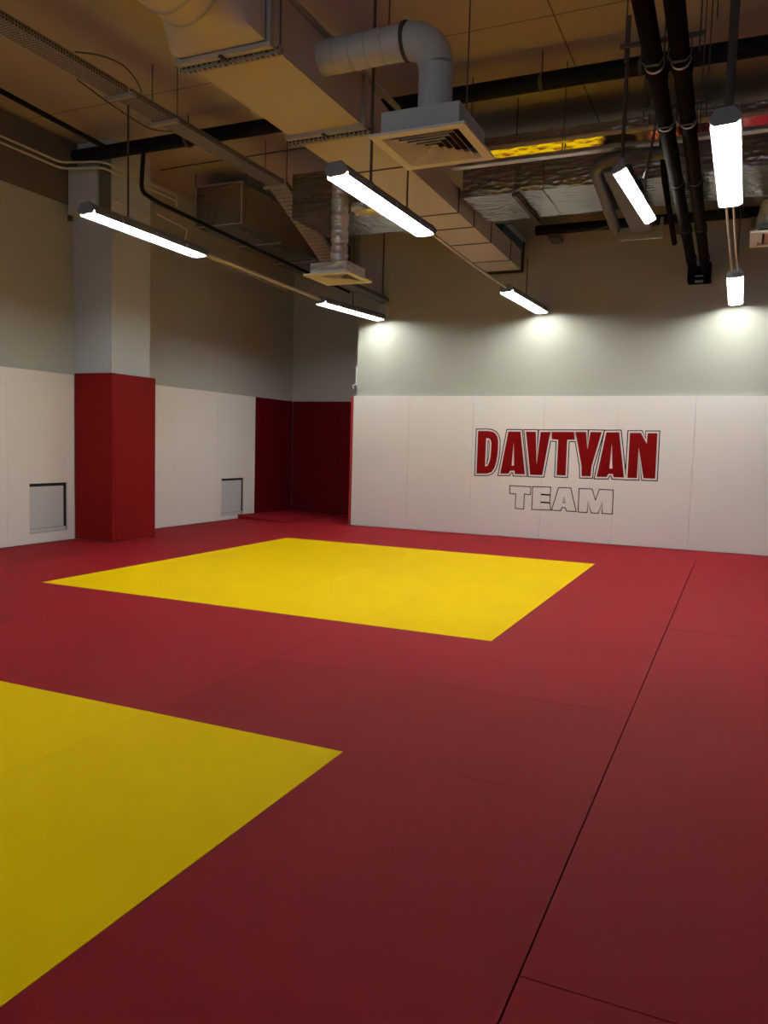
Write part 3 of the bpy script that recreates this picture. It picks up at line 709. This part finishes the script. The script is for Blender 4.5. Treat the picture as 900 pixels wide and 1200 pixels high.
# ------------------------------------------------------------------ cable trays
t = thing('cable_tray', 'long perforated steel cable tray running away at the left', 'cable tray', (-5.05, 6, 4.2))
def tray_seg(p, q, w=.21, h=.05):
    p, q = Vector(p), Vector(q); d = (q - p).normalized(); s = Vector((1, 0, 0)); s = (s - d * s.dot(d)).normalized(); n = s.cross(d)
    if n.z < 0: n = -n
    prof = [(-w / 2, h), (-w / 2, 0), (w / 2, 0), (w / 2, h), (w / 2 - .006, h), (w / 2 - .006, .006), (-w / 2 + .006, .006), (-w / 2 + .006, h)]
    return prism(bmesh.new(), prof, lambda x, z: p + s * x + n * z, lambda x, z: q + s * x + n * z)
obj('tray_section', tray_seg((-5.06, 2.4, 4.20), (-5.06, 5.46, 4.20)), M['tray'], t)
obj('tray_section', tray_seg((-5.06, 5.49, 4.20), (-5.05, 7.98, 4.20)), M['tray'], t)
obj('tray_drop', tray_seg((-5.05, 8.0, 4.20), (-5.02, 9.35, 3.55), .24), M['tray'], t)
for y in (5.47, 6.05, 7.97):
    obj('tray_bracket', bx(-5.21, -4.90, y - .02, y + .02, 4.165, 4.195), M['duct_side'], t)
    if y != 5.47:
        for x in (-5.20, -4.91): obj('hanger_rod', tb([(x, y, 4.19), (x, y, ZC)], .005, 6), M['cable'], t)
t = thing('cable_tray', 'perforated steel tray crossing the top left picture corner', 'cable tray', (-4.6, 3.6, 4.3))
bm = prism(bmesh.new(), [(-.12, .05), (-.12, 0), (.12, 0), (.12, .05), (.114, .05), (.114, .006), (-.114, .006), (-.114, .05)], lambda y, z: (-6.5, 3.92 + y, 4.30 + z), lambda y, z: (-4.1, 3.92 + y, 4.30 + z))
obj('tray_section', bm, M['tray'], t)
for x in (-5.6, -4.4): obj('hanger_rod', tb([(x, 3.92, 4.31), (x, 3.92, ZC)], .005, 6), M['cable'], t)
run('cable', 'loose dark cable arching out of the cable tray at top left', 'cable', [(-4.94, 4.85, 4.255), (-4.86, 5.05, 4.31), (-4.84, 5.3, 4.33), (-4.88, 5.5, 4.28), (-4.95, 5.62, 4.26)], .006, 'cable', 6, rr=.2)
run('cable', 'loose dark cable sagging below the cable tray joint', 'cable', [(-5.17, 5.1, 4.19), (-5.19, 5.5, 4.15), (-5.14, 5.95, 4.09), (-5.08, 6.2, 4.16)], .006, 'cable', 6, rr=.25)
run('cable', 'thin cable slung under the ceiling between tray and main duct', 'cable', [(-7.0, 8.3, 4.69), (-6.4, 8.2, 4.66), (-5.4, 8.2, 4.66), (-4.4, 8.25, 4.69), (-3.6, 8.2, 4.66)], .008, 'cable', 6, rr=.3)
bm = bmesh.new()
for k in range(3): tube(bm, arc((-2.55, 4.55, 4.42 + k * .018), .09, 0, 2 * PI, 20, (1, 0, 0), (0, 1, 0)), .011, 8, caps=False)
t = thing('cable_coil', 'small coil of dark cable hanging at the top edge above the spiral branch', 'cable', (-2.55, 4.55, 4.41))
obj('coil', bm, M['cable'], t, smooth=True)
obj('cable_tail', tb([(-2.46, 4.55, 4.45), (-2.46, 4.55, ZC)], .008, 6), M['cable'], t)
# second, dark tray behind the foil diffuser
t = thing('cable_tray', 'dark narrow tray running to the back wall behind the foil diffuser', 'cable tray', (-4.85, 9.9, 3.36))
bm = prism(bmesh.new(), [(-.09, .05), (-.09, 0), (.09, 0), (.09, .05), (.085, .05), (.085, .005), (-.085, .005), (-.085, .05)], lambda x, z: (-4.93 + x, 8.96, 3.37 + z), lambda x, z: (-5.02 + x, 10.96, 3.40 + z))
obj('tray_section', bm, M['darkduct'], t)
obj('hanger_rod', tb([(-4.95, 9.6, 3.42), (-4.95, 9.6, 3.82)], .005, 6), M['cable'], t)
tag(obj('junction_box', bx(-5.10, -4.96, 10.95, 11.028, 3.18, 3.37), M['conduit'], bevel=.006), 'small grey box on the back wall above the left lamp end', 'junction box')
run('conduit', 'thin vertical conduit on the back wall above the grey box', 'conduit', [(-5.06, 11.0, 3.375), (-5.06, 11.0, 4.6)], .010, 'cable', 6)

# ------------------------------------------------------------------ conduits and box around the column
run('conduit', 'black conduit running along the ceiling to the thick black pipe', 'conduit', [(-6.62, 3.6, 4.52), (-6.64, 5.6, 4.52), (-6.64, 6.985, 4.47)], .026, 'blackpipe', 10)
run('conduit', 'black conduit dropping from the thick pipe and running back past the column', 'conduit', [(-6.17, 7.04, 4.44), (-6.17, 7.0, 3.96), (-6.2, 7.3, 3.93), (-6.24, 9.0, 3.91), (-6.34, 12.4, 3.88)], .024, 'blackpipe', 10, rr=.09)
for dz, l in ((0, 'upper'), (-.065, 'lower')):
    run('conduit', l + ' one of two pale conduits jogging around the top of the column', 'conduit', [(-7.2, 3.8, 4.36 + dz), (-7.2, 6.86, 4.34 + dz), (-6.72, 7.0, 4.34 + dz), (-6.70, 8.25, 4.33 + dz), (-6.82, 8.4, 4.33 + dz)], .013, 'conduit', 8, rr=.08)
run('conduit', 'thin conduit crossing the right face of the column above the left lamp', 'conduit', [(-6.869, 7.33, 4.03), (-6.869, 7.95, 4.01)], .012, 'conduit', 8)
run('conduit', 'thin bent conduit behind the column above the lamp', 'conduit', [(-6.2, 7.3, 3.80), (-6.28, 7.95, 3.80), (-6.62, 8.3, 3.75), (-6.62, 8.3, 3.70), (-6.72, 11.0, 3.66)], .010, 'conduit', 8, rr=.08)
t = thing('wall_box', 'grey box hung beside the top of the column', 'box', (-7.15, 7.25, 3.84))
obj('box_body', bx(-7.38, -6.94, 7.13, 7.30, 3.86, 4.38), M['column'], t, bevel=.006)
obj('side_channel', bx(-6.925, -6.885, 7.16, 7.30, 3.80, 4.40), M['beam'], t)
obj('bottom_hook', bx(-7.42, -7.385, 7.16, 7.2, 3.80, 3.86), M['seal'], t)
# small fitting at the edge of the back wall
t = thing('wall_hook', 'small pale fitting on the edge of the back wall above the alcove', 'hook', (-5.5, 11.1, 2.2))
obj('hook_plate', bx(-5.505, -5.4665, 11.05, 11.12, 2.17, 2.46), M['plastic'], t, bevel=.004)
obj('hook_arm', tb([(-5.50, 11.08, 2.20), (-5.55, 11.05, 2.16), (-5.53, 11.04, 2.12)], .012, 8), M['plastic'], t, smooth=True)

# ------------------------------------------------------------------ camera, world, view
cam = bpy.data.cameras.new('camera'); co = bpy.data.objects.new('camera', cam); C.objects.link(co)
cam.sensor_fit = 'VERTICAL'; cam.sensor_height = 36; cam.lens = 923.397 / 1200 * 36; cam.clip_start = .02
r_, u_, f_ = Vector((.9110628, .41133812, .02766827)), Vector((-.05977685, .06539879, .99606713)), Vector((-.40791091, .90913363, -.0841709))
co.matrix_world = Matrix(((r_.x, u_.x, -f_.x, 0), (r_.y, u_.y, -f_.y, 0), (r_.z, u_.z, -f_.z, 1.2531), (0, 0, 0, 1)))
sc.camera = co
w = bpy.data.worlds.new('world'); sc.world = w; w.use_nodes = True
w.node_tree.nodes['Background'].inputs[0].default_value = (.60, .78, 1.0, 1)      # overcast evening sky
w.node_tree.nodes['Background'].inputs[1].default_value = SKY
pl = bpy.data.lights.new('window_portal', 'AREA'); pl.shape = 'RECTANGLE'; pl.size = WX1 - WX0; pl.size_y = WZ1 - WZ0; pl.cycles.is_portal = True
po = bpy.data.objects.new('window_portal', pl); C.objects.link(po)
po.location = ((WX0 + WX1) / 2, YR - .22, (WZ0 + WZ1) / 2); po.rotation_euler = (PI / 2, 0, 0)
sc.view_settings.view_transform = 'Standard'; sc.view_settings.look = 'None'
sc.view_settings.exposure = 0; sc.view_settings.gamma = 1; sc.view_settings.use_curve_mapping = False
